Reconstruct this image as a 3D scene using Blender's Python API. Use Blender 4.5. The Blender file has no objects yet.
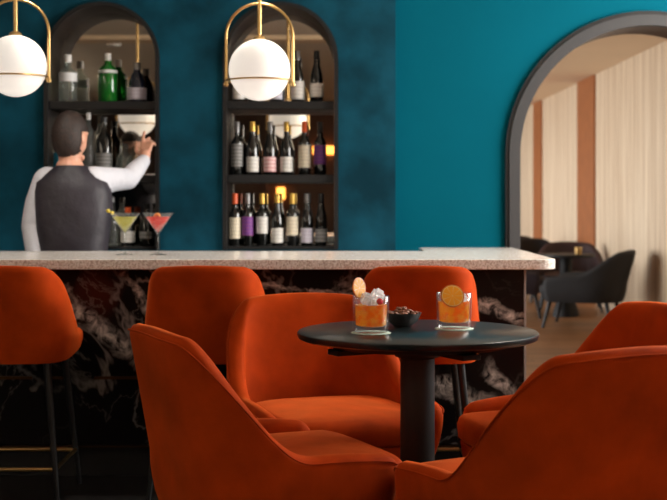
import bpy, bmesh, math, random
from mathutils import Vector, Matrix, Euler
random.seed(7)
S = bpy.context.scene
C = S.collection
PI = math.pi
R = math.radians

# ------------------------------------------------------------------ camera, world, light, exposure
FPX, HOR, CAMZ = 1265.0, 200.0, 1.13            # focal length in pixels, horizon row, eye height
cam_d = bpy.data.cameras.new('camera')
cam = bpy.data.objects.new('camera', cam_d); C.objects.link(cam)
cam.location = (0, 0, CAMZ); cam.rotation_euler = (PI / 2, 0, 0)
cam_d.sensor_width = 36; cam_d.lens = FPX * 36 / 667
cam_d.shift_y = -(250 - HOR) / 667
cam_d.dof.use_dof = True; cam_d.dof.focus_distance = 3.6; cam_d.dof.aperture_fstop = 5.0
cam_d.clip_end = 200
S.camera = cam

world = bpy.data.worlds.new('world'); S.world = world; world.use_nodes = True
world.node_tree.nodes['Background'].inputs[0].default_value = (.75, .86, 1, 1)
world.node_tree.nodes['Background'].inputs[1].default_value = 0.6

def area(name, loc, rot, sx, sy, power, col=(1, 1, 1), spread=180):
    d = bpy.data.lights.new(name, 'AREA'); d.shape = 'RECTANGLE'; d.size = sx; d.size_y = sy
    d.energy = power; d.color = col; d.spread = R(spread)
    o = bpy.data.objects.new(name, d); C.objects.link(o); o.location = loc; o.rotation_euler = rot
    return o
# daylight: the bar room's side window (right), the far room's windows (left); then a weak added fill on the left, no window
area('window_daylight', (3.42, 5.35, 1.85), (0, R(80), 0), 1.5, 2.4, 190, (1, .95, .88))
area('far_room_daylight', (-1.2, 15.0, 1.02), (0, R(-90), 0), 1.7, 11.0, 96, (1, .97, .93), 90)
area('left_fill', (-4.55, -1.0, 1.7), (0, R(-90), 0), 1.6, 3.0, 4, (1, .95, .9))  # added weak fill; the left wall has no window
area('fill_uplight_left', (-4.35, .5, 2.3), (0, R(170), 0), .3, 7.0, 150, (1, .94, .86))  # added unseen uplight, brightens the ceiling the mirrors show
area('fill_uplight_right', (3.05, -3.5, 2.35), (0, R(188), 0), .3, 8.0, 230, (1, .94, .86))  # second added uplight, no lamp fitting there

for k, (x, y, tilt, p) in enumerate(((-2.1, 5.35, 0, 20), (-.9, 5.35, 0, 20), (.3, 5.4, 0, 26), (-1.25, 5.0, 36, 17), (-.29, 5.0, 36, 26))):   # added spots without fittings, to brighten the bar and niches
    d = bpy.data.lights.new('bar_fill', 'SPOT'); d.energy = p * 3; d.spot_size = R(58 if tilt == 0 else 40); d.spot_blend = .8; d.color = (1, .93, .84); d.shadow_soft_size = .05
    o = bpy.data.objects.new('bar_fill', d); C.objects.link(o); o.location = (x, y, 2.66); o.rotation_euler = (R(tilt), 0, 0)
d = bpy.data.lights.new('table_fill', 'SPOT'); d.energy = 140; d.spot_size = R(20); d.spot_blend = .7; d.color = (1, .92, .82); d.shadow_soft_size = .12  # added spot without a fitting, brightens the drinks and table
o = bpy.data.objects.new('table_fill', d); C.objects.link(o); o.location = (1.7, 4.5, 2.66)
o.rotation_euler = (Vector((.24, 3.66, .82)) - o.location).to_track_quat('-Z', 'Y').to_euler()
S.view_settings.view_transform = 'Standard'; S.view_settings.look = 'None'
S.view_settings.exposure = 0.4; S.view_settings.gamma = 1.0
S.view_settings.use_curve_mapping = False

# ------------------------------------------------------------------ pixel helpers for layout numbers
def PX(px, Y): return (px - 333.5) / FPX * Y
def PZ(py, Y): return CAMZ + (HOR - py) / FPX * Y

# ------------------------------------------------------------------ materials
def lin(c):
    f = lambda v: v / 12.92 if v <= .04045 else ((v + .055) / 1.055) ** 2.4
    return tuple(f(x / 255) for x in c)
def mat(name, rgb, rough=.5, metal=0, noise=0, scale=8, bump=0, bscale=60, **kw):
    m = bpy.data.materials.new(name); m.use_nodes = True
    nt = m.node_tree; b = nt.nodes['Principled BSDF']
    c = lin(rgb)
    b.inputs['Base Color'].default_value = (*c, 1)
    b.inputs['Roughness'].default_value = rough; b.inputs['Metallic'].default_value = metal
    for k, v in kw.items(): b.inputs[k.replace('_', ' ')].default_value = v
    tc = nt.nodes.new('ShaderNodeTexCoord')
    if noise:
        n = nt.nodes.new('ShaderNodeTexNoise'); n.inputs['Scale'].default_value = scale; n.inputs['Detail'].default_value = 6
        r = nt.nodes.new('ShaderNodeValToRGB')
        r.color_ramp.elements[0].position = .3; r.color_ramp.elements[1].position = .7
        r.color_ramp.elements[0].color = (*[x * (1 - noise) for x in c], 1)
        r.color_ramp.elements[1].color = (*[min(1, x * (1 + noise)) for x in c], 1)
        nt.links.new(tc.outputs['Object'], n.inputs['Vector']); nt.links.new(n.outputs['Fac'], r.inputs['Fac'])
        nt.links.new(r.outputs['Color'], b.inputs['Base Color'])
    if bump:
        n = nt.nodes.new('ShaderNodeTexNoise'); n.inputs['Scale'].default_value = bscale; n.inputs['Detail'].default_value = 4
        bp = nt.nodes.new('ShaderNodeBump'); bp.inputs['Strength'].default_value = bump; bp.inputs['Distance'].default_value = .01
        nt.links.new(tc.outputs['Object'], n.inputs['Vector']); nt.links.new(n.outputs['Fac'], bp.inputs['Height'])
        nt.links.new(bp.outputs['Normal'], b.inputs['Normal'])
    return m

def rimfac(nt, top, base):
    lw = nt.nodes.new('ShaderNodeLayerWeight'); p = nt.nodes.new('ShaderNodeMath'); p.operation = 'POWER'; p.inputs[1].default_value = 4
    q = nt.nodes.new('ShaderNodeMath'); q.operation = 'MULTIPLY_ADD'; q.inputs[1].default_value = top; q.inputs[2].default_value = base
    nt.links.new(lw.outputs['Facing'], p.inputs[0]); nt.links.new(p.outputs[0], q.inputs[0]); return q
def thin_glass(name, tint=(1, 1, 1), ior=1.45, rough=.02, dens=.0):
    m = bpy.data.materials.new(name); m.use_nodes = True
    nt = m.node_tree; nt.nodes.clear()
    out = nt.nodes.new('ShaderNodeOutputMaterial'); mx = nt.nodes.new('ShaderNodeMixShader')
    fr = rimfac(nt, .9, .035)
    tr = nt.nodes.new('ShaderNodeBsdfTransparent'); tr.inputs['Color'].default_value = (*tint, 1)
    gl = nt.nodes.new('ShaderNodeBsdfGlossy'); gl.inputs['Roughness'].default_value = rough
    nt.links.new(fr.outputs[0], mx.inputs[0]); nt.links.new(tr.outputs[0], mx.inputs[1]); nt.links.new(gl.outputs[0], mx.inputs[2])
    if dens:
        df = nt.nodes.new('ShaderNodeBsdfTranslucent'); df.inputs['Color'].default_value = (.9, .93, .95, 1)
        d2 = nt.nodes.new('ShaderNodeBsdfDiffuse'); d2.inputs['Color'].default_value = (.9, .93, .95, 1)
        m1 = nt.nodes.new('ShaderNodeMixShader'); m1.inputs[0].default_value = .5
        nt.links.new(df.outputs[0], m1.inputs[1]); nt.links.new(d2.outputs[0], m1.inputs[2])
        m2 = nt.nodes.new('ShaderNodeMixShader'); m2.inputs[0].default_value = dens
        nt.links.new(mx.outputs[0], m2.inputs[1]); nt.links.new(m1.outputs[0], m2.inputs[2])
        nt.links.new(m2.outputs[0], out.inputs[0])
    else:
        nt.links.new(mx.outputs[0], out.inputs[0])
    return m

def liquid(name, rgb, rgb2=None, clear=.3, scale=45):
    m = bpy.data.materials.new(name); m.use_nodes = True
    nt = m.node_tree; nt.nodes.clear()
    out = nt.nodes.new('ShaderNodeOutputMaterial')
    tc = nt.nodes.new('ShaderNodeTexCoord'); n = nt.nodes.new('ShaderNodeTexNoise'); n.inputs['Scale'].default_value = scale
    rp = nt.nodes.new('ShaderNodeValToRGB'); rp.color_ramp.elements[0].position = .38; rp.color_ramp.elements[1].position = .62
    rp.color_ramp.elements[0].color = (*lin(rgb), 1); rp.color_ramp.elements[1].color = (*lin(rgb2 or rgb), 1)
    nt.links.new(tc.outputs['Object'], n.inputs['Vector']); nt.links.new(n.outputs['Fac'], rp.inputs['Fac'])
    t = nt.nodes.new('ShaderNodeBsdfTranslucent'); d = nt.nodes.new('ShaderNodeBsdfDiffuse')
    tr = nt.nodes.new('ShaderNodeBsdfTransparent'); gl = nt.nodes.new('ShaderNodeBsdfGlossy'); gl.inputs['Roughness'].default_value = .05
    for k in (t, d, tr): nt.links.new(rp.outputs['Color'], k.inputs['Color'])
    a = nt.nodes.new('ShaderNodeMixShader'); a.inputs[0].default_value = .35
    nt.links.new(t.outputs[0], a.inputs[1]); nt.links.new(d.outputs[0], a.inputs[2])
    b = nt.nodes.new('ShaderNodeMixShader'); b.inputs[0].default_value = clear
    nt.links.new(a.outputs[0], b.inputs[1]); nt.links.new(tr.outputs[0], b.inputs[2])
    c = nt.nodes.new('ShaderNodeMixShader'); fr = rimfac(nt, .5, .02)
    nt.links.new(fr.outputs[0], c.inputs[0]); nt.links.new(b.outputs[0], c.inputs[1]); nt.links.new(gl.outputs[0], c.inputs[2])
    nt.links.new(c.outputs[0], out.inputs[0])
    return m

def velvet(name, rgb):
    m = mat(name, rgb, .75, noise=.24, scale=8, bump=.06, bscale=260)
    b = m.node_tree.nodes['Principled BSDF']
    b.inputs['Sheen Weight'].default_value = .6; b.inputs['Sheen Roughness'].default_value = .35
    b.inputs['Sheen Tint'].default_value = (*lin((255, 132, 66)), 1)
    b.inputs['Specular IOR Level'].default_value = .05
    return m

def emit(name, rgb, strength, base=(240, 236, 228)):
    m = mat(name, base, .35)
    b = m.node_tree.nodes['Principled BSDF']
    b.inputs['Emission Color'].default_value = (*lin(rgb), 1); b.inputs['Emission Strength'].default_value = strength
    return m

M = {}
M['velvet'] = velvet('orange velvet', (172, 58, 10))
M['piping'] = velvet('orange piping', (166, 55, 10))
M['plaster'] = mat('teal plaster', (14, 68, 86), .85, noise=.42, scale=4.5, bump=.3, bscale=9, Specular_IOR_Level=.12)
M['teal'] = mat('teal paint', (0, 92, 112), .85, noise=.05, scale=1.5, Specular_IOR_Level=.06)
M['black'] = mat('black lacquer', (13, 12, 13), .55)
M['blackmetal'] = mat('black metal', (24, 24, 26), .35, .3)
M['frame'] = mat('dark grey arch frame', (58, 58, 60), .6)
M['frame_shadow'] = mat('black arch shadow', (14, 16, 18), .6)  # soft shadow outside the arch frame, put in as black colour
M['soffit'] = mat('arch lining', (92, 84, 76), .7)
M['tabletop'] = mat('black table top', (12, 24, 28), .28, Specular_IOR_Level=.5)  # teal in the base colour stands in for the wall's reflection
M['brass'] = mat('brushed brass', (210, 172, 112), .3, 1)
M['bronze'] = mat('dark bronze', (92, 66, 42), .4, 1)
M['mirror'] = mat('mirror', (222, 214, 202), .01, 1)
M['globe'] = emit('opal globe', (255, 248, 240), .42)
M['ceiling'] = mat('beige ceiling', (206, 196, 180), .8, noise=.03, scale=1)
M['ceiling2'] = mat('cream ceiling', (222, 196, 164), .8, noise=.04, scale=.6)
M['darkwall'] = mat('dark brown panelling', (72, 46, 30), .6, noise=.2, scale=2)
M['greywall'] = mat('warm grey wall', (120, 110, 100), .8)
M['charcoal'] = mat('charcoal upholstery', (36, 36, 38), .8, noise=.1, scale=12)
M['maroon'] = mat('maroon upholstery', (54, 32, 32), .7, noise=.1, scale=12)
M['plum'] = mat('plum upholstery', (48, 38, 45), .75, noise=.1, scale=12)
M['strip'] = mat('orange wood strip', (158, 96, 52), .5, noise=.12, scale=6)
M['glass'] = thin_glass('clear glass', (.95, .97, .97))
M['glassrim'] = thin_glass('thick glass', (.93, .95, .95), 1.45, .03, .018)
M['ice'] = thin_glass('ice', (.96, .97, .98), 1.3, .08, .4)
M['gin'] = thin_glass('pale bottle glass', (.82, .88, .84), 1.5, .04, .10)
M['green'] = mat('green bottle glass', (24, 128, 40), .06, Coat_Weight=.5, Transmission_Weight=.35)
M['navy'] = mat('navy bottle glass', (28, 34, 54), .08, Coat_Weight=.5)
M['wineglass'] = mat('dark bottle glass', (10, 11, 10), .08, Coat_Weight=.6)
M['cyanlabel'] = mat('turquoise label', (40, 150, 180), .5)
M['steel'] = mat('polished steel', (200, 200, 198), .18, 1)
M['trimgrey'] = mat('grey edge trim', (150, 146, 142), .6)
M['skin'] = mat('skin', (216, 160, 134), .5, noise=.05, scale=20, Subsurface_Weight=.1)
M['hair'] = mat('brown hair', (38, 23, 16), .6, noise=.6, scale=70, bump=.4, bscale=140)
M['vest'] = mat('charcoal waistcoat', (42, 37, 45), .55, noise=.25, scale=9, bump=.9, bscale=11)
M['shirt'] = mat('white shirt', (206, 206, 214), .75, noise=.03, scale=20, bump=.7, bscale=16)
M['trousers'] = mat('black trousers', (26, 26, 30), .8)
M['leather'] = mat('black leather', (18, 16, 15), .35)
M['coaster'] = mat('pale green paper coaster', (196, 220, 208), .8)
M['almond'] = mat('roasted almond', (122, 72, 44), .6, noise=.3, scale=90, bump=.5, bscale=220)
M['bowl'] = mat('black bowl', (58, 60, 62), .3)
M['cherry'] = mat('red cherry', (226, 40, 60), .15, Subsurface_Weight=.2, Coat_Weight=.5)
M['olive'] = mat('lemon garnish', (214, 190, 70), .4)
M['twist'] = mat('orange peel', (240, 140, 30), .5)
M['rind'] = mat('orange rind', (214, 126, 24), .5, noise=.15, scale=80)
M['amber'] = liquid('amber cocktail', (255, 150, 8), (255, 205, 70), .08)
M['lemondrink'] = liquid('pale green cocktail', (222, 214, 120), (232, 226, 150), .25)
M['pinkdrink'] = liquid('pink cocktail', (240, 92, 84), (246, 120, 108), .2)
M['sconce'] = emit('warm lamp', (255, 160, 70), 5.0, (255, 200, 140))

def label_mat(name, rgb, ink=(90, 84, 80), amt=.22):
    m = mat(name, rgb, .6); nt = m.node_tree; b = nt.nodes['Principled BSDF']
    tc = nt.nodes.new('ShaderNodeTexCoord'); w = nt.nodes.new('ShaderNodeTexWave'); w.bands_direction = 'Z'
    w.inputs['Scale'].default_value = 16; w.inputs['Distortion'].default_value = 2.0; w.inputs['Detail'].default_value = 3
    r = nt.nodes.new('ShaderNodeValToRGB'); r.color_ramp.elements[0].position = .05; r.color_ramp.elements[1].position = .3
    a, k = lin(rgb), lin(ink)
    r.color_ramp.elements[0].color = (*[x * (1 - amt) + y * amt for x, y in zip(a, k)], 1); r.color_ramp.elements[1].color = (*a, 1)
    nt.links.new(tc.outputs['Object'], w.inputs['Vector']); nt.links.new(w.outputs['Fac'], r.inputs['Fac'])
    nt.links.new(r.outputs['Color'], b.inputs['Base Color'])
    return m
LBL = {'white': label_mat('white label', (226, 222, 216)), 'cream': label_mat('cream label', (226, 214, 190)),
       'purple': label_mat('purple label', (112, 52, 136), (190, 120, 90)), 'grey': label_mat('grey label', (140, 138, 136), (30, 30, 30), .6),
       'lilac': label_mat('lilac white label', (206, 200, 214)), 'pinkedge': label_mat('pink edged label', (232, 196, 196), (200, 60, 70), .6),
       'plain': mat('plain label', (226, 226, 226), .6)}
CAP = {'gold': mat('gold capsule', (212, 170, 82), .35, .6), 'orange': mat('orange capsule', (226, 92, 40), .4),
       'grey': mat('grey capsule', (120, 118, 118), .3, .5), 'black': mat('black capsule', (20, 19, 20), .35),
       'white': mat('white cap', (232, 230, 226), .4)}

# marble, terrazzo, wood need their own node trees
def marble():
    m = mat('black marble', (9, 7, 8), .3, Specular_IOR_Level=.2); nt = m.node_tree; b = nt.nodes['Principled BSDF']; L = nt.links.new
    tc = nt.nodes.new('ShaderNodeTexCoord'); sp = nt.nodes.new('ShaderNodeSeparateXYZ'); L(tc.outputs['Object'], sp.inputs[0])
    def math_(op, a, bb=None, clamp=False):
        n = nt.nodes.new('ShaderNodeMath'); n.operation = op; n.use_clamp = clamp
        for i, v in enumerate((a, bb)):
            if v is None: continue
            if isinstance(v, (int, float)): n.inputs[i].default_value = v
            else: L(v, n.inputs[i])
        return n.outputs[0]
    def noise(scale, detail=5, rough=.6, dist=0, off=0):
        mp = nt.nodes.new('ShaderNodeMapping'); mp.inputs['Location'].default_value = (off, off * .7, off * 1.3)
        L(tc.outputs['Object'], mp.inputs['Vector'])
        n = nt.nodes.new('ShaderNodeTexNoise'); n.inputs['Scale'].default_value = scale; n.inputs['Detail'].default_value = detail
        n.inputs['Roughness'].default_value = rough; n.inputs['Distortion'].default_value = dist
        L(mp.outputs[0], n.inputs['Vector']); return n.outputs['Fac']
    def ridge(n, w):                       # thin line where the noise crosses .5
        d = math_('ABSOLUTE', math_('SUBTRACT', n, .5)); return math_('SUBTRACT', 1, math_('DIVIDE', d, w), True)
    X, Z = sp.outputs[0], sp.outputs[2]
    wob = math_('MULTIPLY', math_('SUBTRACT', noise(3.0, 6, .6, .3), .5), .24)
    def band(x0, z0, x1, z1, width):       # soft edged vein along a segment
        dx, dz = x1 - x0, z1 - z0; l = math.hypot(dx, dz); dx /= l; dz /= l
        px = math_('SUBTRACT', X, x0); pz = math_('SUBTRACT', Z, z0)
        along = math_('ADD', math_('MULTIPLY', px, dx), math_('MULTIPLY', pz, dz))
        across = math_('ADD', math_('SUBTRACT', math_('MULTIPLY', px, dz), math_('MULTIPLY', pz, dx)), wob)
        f = math_('SUBTRACT', 1, math_('DIVIDE', math_('ABSOLUTE', across), width), True)
        e = math_('SUBTRACT', 1, math_('POWER', math_('DIVIDE', math_('ABSOLUTE', math_('SUBTRACT', along, l / 2)), l * .62), 4), True)
        return math_('MULTIPLY', math_('POWER', f, .75), e)
    fine = noise(17, 7, .7, 1.2, 3)
    tex = math_('MULTIPLY', math_('SUBTRACT', fine, .40, True), 4.5, True)
    bands = band(-1.14, .80, -.74, .42, .05)
    for q in ((.42, .69, .86, .63, .036), (.05, .80, .5, .76, .018), (.36, .42, .62, .30, .055), (.62, .44, .84, .26, .035), (-.4, .80, .3, .74, .014), (-2.4, .5, -1.5, .3, .02), (-.85, .83, -.74, .66, .02)):
        bands = math_('MAXIMUM', bands, band(*q))
    big = math_('MULTIPLY', bands, tex)
    v1 = math_('MULTIPLY', ridge(noise(1.9, 5, .6, .5, 11), .02), .4)
    v2 = math_('MULTIPLY', ridge(noise(4.2, 5, .6, .6, 5), .016), .22)
    mask = math_('MULTIPLY', math_('SUBTRACT', noise(1.3, 2, .5, 0, 21), .38, True), 4, True)
    veins = math_('MULTIPLY', math_('MAXIMUM', v1, v2), mask)
    f = math_('MAXIMUM', big, veins, True)
    rp = nt.nodes.new('ShaderNodeValToRGB'); rp.color_ramp.elements[0].color = (*lin((9, 7, 8)), 1)
    rp.color_ramp.elements[1].color = (*lin((226, 218, 210)), 1)
    L(f, rp.inputs['Fac'])
    red = nt.nodes.new('ShaderNodeMixRGB'); red.inputs[2].default_value = (*lin((74, 26, 18)), 1)
    L(math_('MULTIPLY', band(-1.03, .80, -.88, .73, .09), .8), red.inputs[0])
    red.inputs[1].default_value = (*lin((9, 7, 8)), 1)
    mx = nt.nodes.new('ShaderNodeMixRGB'); mx.inputs[2].default_value = (*lin((226, 218, 210)), 1)
    L(f, mx.inputs[0]); L(red.outputs[0], mx.inputs[1]); L(mx.outputs[0], b.inputs['Base Color'])
    return m
M['marble'] = marble()

def terrazzo():
    m = mat('pale terrazzo', (222, 221, 220), .18); nt = m.node_tree; b = nt.nodes['Principled BSDF']; L = nt.links.new
    tc = nt.nodes.new('ShaderNodeTexCoord'); v = nt.nodes.new('ShaderNodeTexVoronoi'); v.inputs['Scale'].default_value = 230
    L(tc.outputs['Object'], v.inputs['Vector'])
    r = nt.nodes.new('ShaderNodeValToRGB'); r.color_ramp.interpolation = 'CONSTANT'
    e = r.color_ramp.elements; e[0].color = (*lin((186, 174, 164)), 1); e[1].position = .18; e[1].color = (*lin((232, 228, 222)), 1)
    for p, c in ((.45, (218, 210, 202)), (.62, (238, 236, 232)), (.85, (204, 192, 182))):
        k = e.new(p); k.color = (*lin(c), 1)
    s = nt.nodes.new('ShaderNodeSeparateColor'); L(v.outputs['Color'], s.inputs[0]); L(s.outputs[0], r.inputs['Fac']); L(r.outputs['Color'], b.inputs['Base Color'])
    return m
M['terrazzo'] = terrazzo()
M['darkfloor'] = mat('dark stone floor', (24, 21, 20), .35, noise=.2, scale=3)

def planks(name, rgb, w=.14, rough=.35, rgb2=None):
    m = mat(name, rgb, rough); nt = m.node_tree; b = nt.nodes['Principled BSDF']; L = nt.links.new
    tc = nt.nodes.new('ShaderNodeTexCoord'); mp = nt.nodes.new('ShaderNodeMapping'); L(tc.outputs['Object'], mp.inputs['Vector'])
    br = nt.nodes.new('ShaderNodeTexBrick'); br.inputs['Scale'].default_value = 1; br.inputs['Brick Width'].default_value = 1.4
    br.inputs['Row Height'].default_value = w; br.inputs['Mortar Size'].default_value = .002
    c = lin(rgb); c2 = lin(rgb2 or [x * .8 for x in rgb])
    br.inputs['Color1'].default_value = (*c, 1); br.inputs['Color2'].default_value = (*c2, 1); br.inputs['Mortar'].default_value = (*[x * .3 for x in c], 1)
    L(mp.outputs[0], br.inputs['Vector'])
    n = nt.nodes.new('ShaderNodeTexNoise'); n.inputs['Scale'].default_value = 3; n.inputs['Detail'].default_value = 8
    m2 = nt.nodes.new('ShaderNodeMapping'); m2.inputs['Scale'].default_value = (1, 14, 1); L(tc.outputs['Object'], m2.inputs['Vector']); L(m2.outputs[0], n.inputs['Vector'])
    mx = nt.nodes.new('ShaderNodeMixRGB'); mx.blend_type = 'MULTIPLY'; mx.inputs[0].default_value = .5
    L(br.outputs['Color'], mx.inputs[1]); L(n.outputs['Fac'], mx.inputs[2]); L(mx.outputs[0], b.inputs['Base Color'])
    return m
M['floor'] = planks('oak floor', (196, 142, 96))

def woodwall():
    m = mat('pale grained wall', (226, 206, 178), .6); nt = m.node_tree; b = nt.nodes['Principled BSDF']; L = nt.links.new
    tc = nt.nodes.new('ShaderNodeTexCoord'); m2 = nt.nodes.new('ShaderNodeMapping'); m2.inputs['Scale'].default_value = (1, 5, .12)
    n = nt.nodes.new('ShaderNodeTexNoise'); n.inputs['Scale'].default_value = 4; n.inputs['Detail'].default_value = 9; n.inputs['Roughness'].default_value = .7
    L(tc.outputs['Object'], m2.inputs['Vector']); L(m2.outputs[0], n.inputs['Vector'])
    r = nt.nodes.new('ShaderNodeValToRGB'); r.color_ramp.elements[0].position = .3; r.color_ramp.elements[1].position = .7
    r.color_ramp.elements[0].color = (*lin((172, 142, 110)), 1); r.color_ramp.elements[1].color = (*lin((240, 224, 198)), 1)
    L(n.outputs['Fac'], r.inputs['Fac']); L(r.outputs['Color'], b.inputs['Base Color'])
    return m
M['woodwall'] = woodwall()

def citrus():
    m = mat('orange slice flesh', (244, 190, 70), .35, Transmission_Weight=.0); nt = m.node_tree; b = nt.nodes['Principled BSDF']; L = nt.links.new
    tc = nt.nodes.new('ShaderNodeTexCoord'); sp = nt.nodes.new('ShaderNodeSeparateXYZ'); L(tc.outputs['Object'], sp.inputs[0])
    def mt(op, a, bb=None):
        n = nt.nodes.new('ShaderNodeMath'); n.operation = op
        for i, v in enumerate((a, bb)):
            if v is None: continue
            if isinstance(v, (int, float)): n.inputs[i].default_value = v
            else: L(v, n.inputs[i])
        return n.outputs[0]
    ang = mt('ARCTAN2', sp.outputs[1], sp.outputs[0])
    seg = mt('ABSOLUTE', mt('SINE', mt('MULTIPLY', ang, 4.5)))
    rad = mt('SQRT', mt('ADD', mt('MULTIPLY', sp.outputs[0], sp.outputs[0]), mt('MULTIPLY', sp.outputs[1], sp.outputs[1])))
    line = mt('LESS_THAN', seg, .16); core = mt('LESS_THAN', rad, .002); pith = mt('GREATER_THAN', rad, .029)
    f = mt('MAXIMUM', mt('MAXIMUM', line, core), pith)
    mx = nt.nodes.new('ShaderNodeMixRGB'); mx.inputs[1].default_value = (*lin((255, 206, 84)), 1); mx.inputs[2].default_value = (*lin((255, 238, 186)), 1)
    L(f, mx.inputs[0]); L(mx.outputs[0], b.inputs['Base Color'])
    t = nt.nodes.new('ShaderNodeBsdfTranslucent'); L(mx.outputs[0], t.inputs['Color'])
    ms = nt.nodes.new('ShaderNodeMixShader'); ms.inputs[0].default_value = .62
    L(b.outputs[0], ms.inputs[1]); L(t.outputs[0], ms.inputs[2]); L(ms.outputs[0], nt.nodes['Material Output'].inputs[0])
    return m
M['citrus'] = citrus()

# ------------------------------------------------------------------ object helpers
def link(name, bm, m, parent=None, smooth=True, bevel=0, mw=None):
    me = bpy.data.meshes.new(name)
    bmesh.ops.recalc_face_normals(bm, faces=bm.faces[:])
    bm.to_mesh(me); bm.free()
    for p in me.polygons: p.use_smooth = smooth
    if smooth: me.set_sharp_from_angle(angle=R(42))
    o = bpy.data.objects.new(name, me); C.objects.link(o)
    me.materials.append(m if not isinstance(m, str) else M[m])
    if parent: o.parent = parent
    if bevel:
        b = o.modifiers.new('bevel', 'BEVEL'); b.width = bevel; b.segments = 3; b.limit_method = 'ANGLE'
    return o
def tag(o, label, cat, group=None):
    o['label'] = label; o['category'] = cat
    if group: o['group'] = group
    return o
def thing(name, label, cat, loc=(0, 0, 0), rz=0, group=None):
    o = bpy.data.objects.new(name, None); C.objects.link(o); o.location = loc; o.rotation_euler = (0, 0, rz)
    o.empty_display_size = .1
    return tag(o, label, cat, group)
def struct(name, bm, m, parent=None, smooth=False, bevel=0):
    o = link(name, bm, m, parent, smooth, bevel)
    if not parent: o['kind'] = 'structure'
    return o
def copy_tree(o, parent=None):
    c = o.copy(); C.objects.link(c)
    if parent: c.parent = parent
    for ch in list(o.children): copy_tree(ch, c)
    return c
def relabel(o, label, loc, rz=0):
    o['label'] = label; o.location = loc; o.rotation_euler = (0, 0, rz); return o

def box(bm, x0, x1, y0, y1, z0, z1):
    v = [bm.verts.new((x, y, z)) for z in (z0, z1) for y in (y0, y1) for x in (x0, x1)]
    for f in ((0, 2, 3, 1), (4, 5, 7, 6), (0, 1, 5, 4), (2, 6, 7, 3), (0, 4, 6, 2), (1, 3, 7, 5)):
        bm.faces.new([v[i] for i in f])
    return bm
def bx(*a): return box(bmesh.new(), *a)
def lathe(bm, prof, seg=32, c=(0, 0, 0), flute=None):
    rings = []
    for r, z in prof:
        if r < 1e-5: rings.append([bm.verts.new((c[0], c[1], c[2] + z))]); continue
        ring = []
        for i in range(seg):
            a = 2 * PI * i / seg
            rr = r * (1 + (flute(a, z) if flute else 0))
            ring.append(bm.verts.new((c[0] + rr * math.cos(a), c[1] + rr * math.sin(a), c[2] + z)))
        rings.append(ring)
    for a, b in zip(rings, rings[1:]):
        for i in range(seg):
            j = (i + 1) % seg
            if len(a) == 1 and len(b) == 1: continue
            if len(a) == 1: bm.faces.new((a[0], b[i], b[j]))
            elif len(b) == 1: bm.faces.new((a[i], a[j], b[0]))
            else: bm.faces.new((a[i], a[j], b[j], b[i]))
    return bm
def tube(bm, pts, rad, seg=10, closed=False):
    pts = [Vector(p) for p in pts]; n = len(pts)
    rads = rad if isinstance(rad, (list, tuple)) else [rad] * n
    rings = []; up = None
    for i, p in enumerate(pts):
        if closed: t = (pts[(i + 1) % n] - pts[i - 1]).normalized()
        else: t = (pts[min(i + 1, n - 1)] - pts[max(i - 1, 0)]).normalized()
        if up is None:
            up = t.orthogonal().normalized()
        else:
            up = (up - t * up.dot(t))
            up = up.normalized() if up.length > 1e-6 else t.orthogonal().normalized()
        s = t.cross(up)
        rings.append([bm.verts.new(p + (up * math.cos(2 * PI * k / seg) + s * math.sin(2 * PI * k / seg)) * rads[i]) for k in range(seg)])
    for i in range(n if closed else n - 1):
        a, b = rings[i], rings[(i + 1) % n]
        for k in range(seg):
            j = (k + 1) % seg; bm.faces.new((a[k], a[j], b[j], b[k]))
    if not closed:
        bm.faces.new(rings[0][::-1]); bm.faces.new(rings[-1])
    return bm
def tb(pts, rad, seg=10, closed=False): return tube(bmesh.new(), pts, rad, seg, closed)
def prism(bm, poly, y0, y1):                    # polygon in XZ extruded along Y
    a = [bm.verts.new((x, y0, z)) for x, z in poly]; b = [bm.verts.new((x, y1, z)) for x, z in poly]
    n = len(poly)
    bm.faces.new(a); bm.faces.new(b[::-1])
    for i in range(n): bm.faces.new((a[i], b[i], b[(i + 1) % n], a[(i + 1) % n]))
    return bm
def holed(outer, holes, y0, y1):                # XZ outline with holes, extruded along Y, one solid
    bm = bmesh.new()
    for loop in [outer] + holes:
        v = [bm.verts.new((x, y0, z)) for x, z in loop]
        for i in range(len(v)): bm.edges.new((v[i], v[(i + 1) % len(v)]))
    bmesh.ops.triangle_fill(bm, use_beauty=True, use_dissolve=False, edges=bm.edges[:])
    g = bmesh.ops.extrude_face_region(bm, geom=bm.faces[:])
    bmesh.ops.translate(bm, verts=[e for e in g['geom'] if isinstance(e, bmesh.types.BMVert)], vec=(0, y1 - y0, 0))
    return bm
def arch_pts(cx, r, zb, zs, n=40):              # arch outline: up the right jamb, over, down the left jamb
    return [(cx + r, zb)] + [(cx + r * math.cos(PI * i / n), zs + r * math.sin(PI * i / n)) for i in range(n + 1)] + [(cx - r, zb)]
def arch_band(bm, cx, r0, r1, zb, zs, y0, y1, n=40):   # open arch shaped liner between radii r0 and r1
    a, b = arch_pts(cx, r0, zb, zs, n), arch_pts(cx, r1, zb, zs, n)
    vs = [[bm.verts.new((x, y, z)) for x, z in p] for p in (a, b) for y in (y0, y1)]
    m = len(a)
    for i in range(m - 1):
        for p, q in ((0, 1), (1, 3), (3, 2), (2, 0)):
            bm.faces.new((vs[p][i], vs[q][i], vs[q][i + 1], vs[p][i + 1]))
    for i in (0, m - 1): bm.faces.new((vs[0][i], vs[1][i], vs[3][i], vs[2][i]))
    return bm

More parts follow.
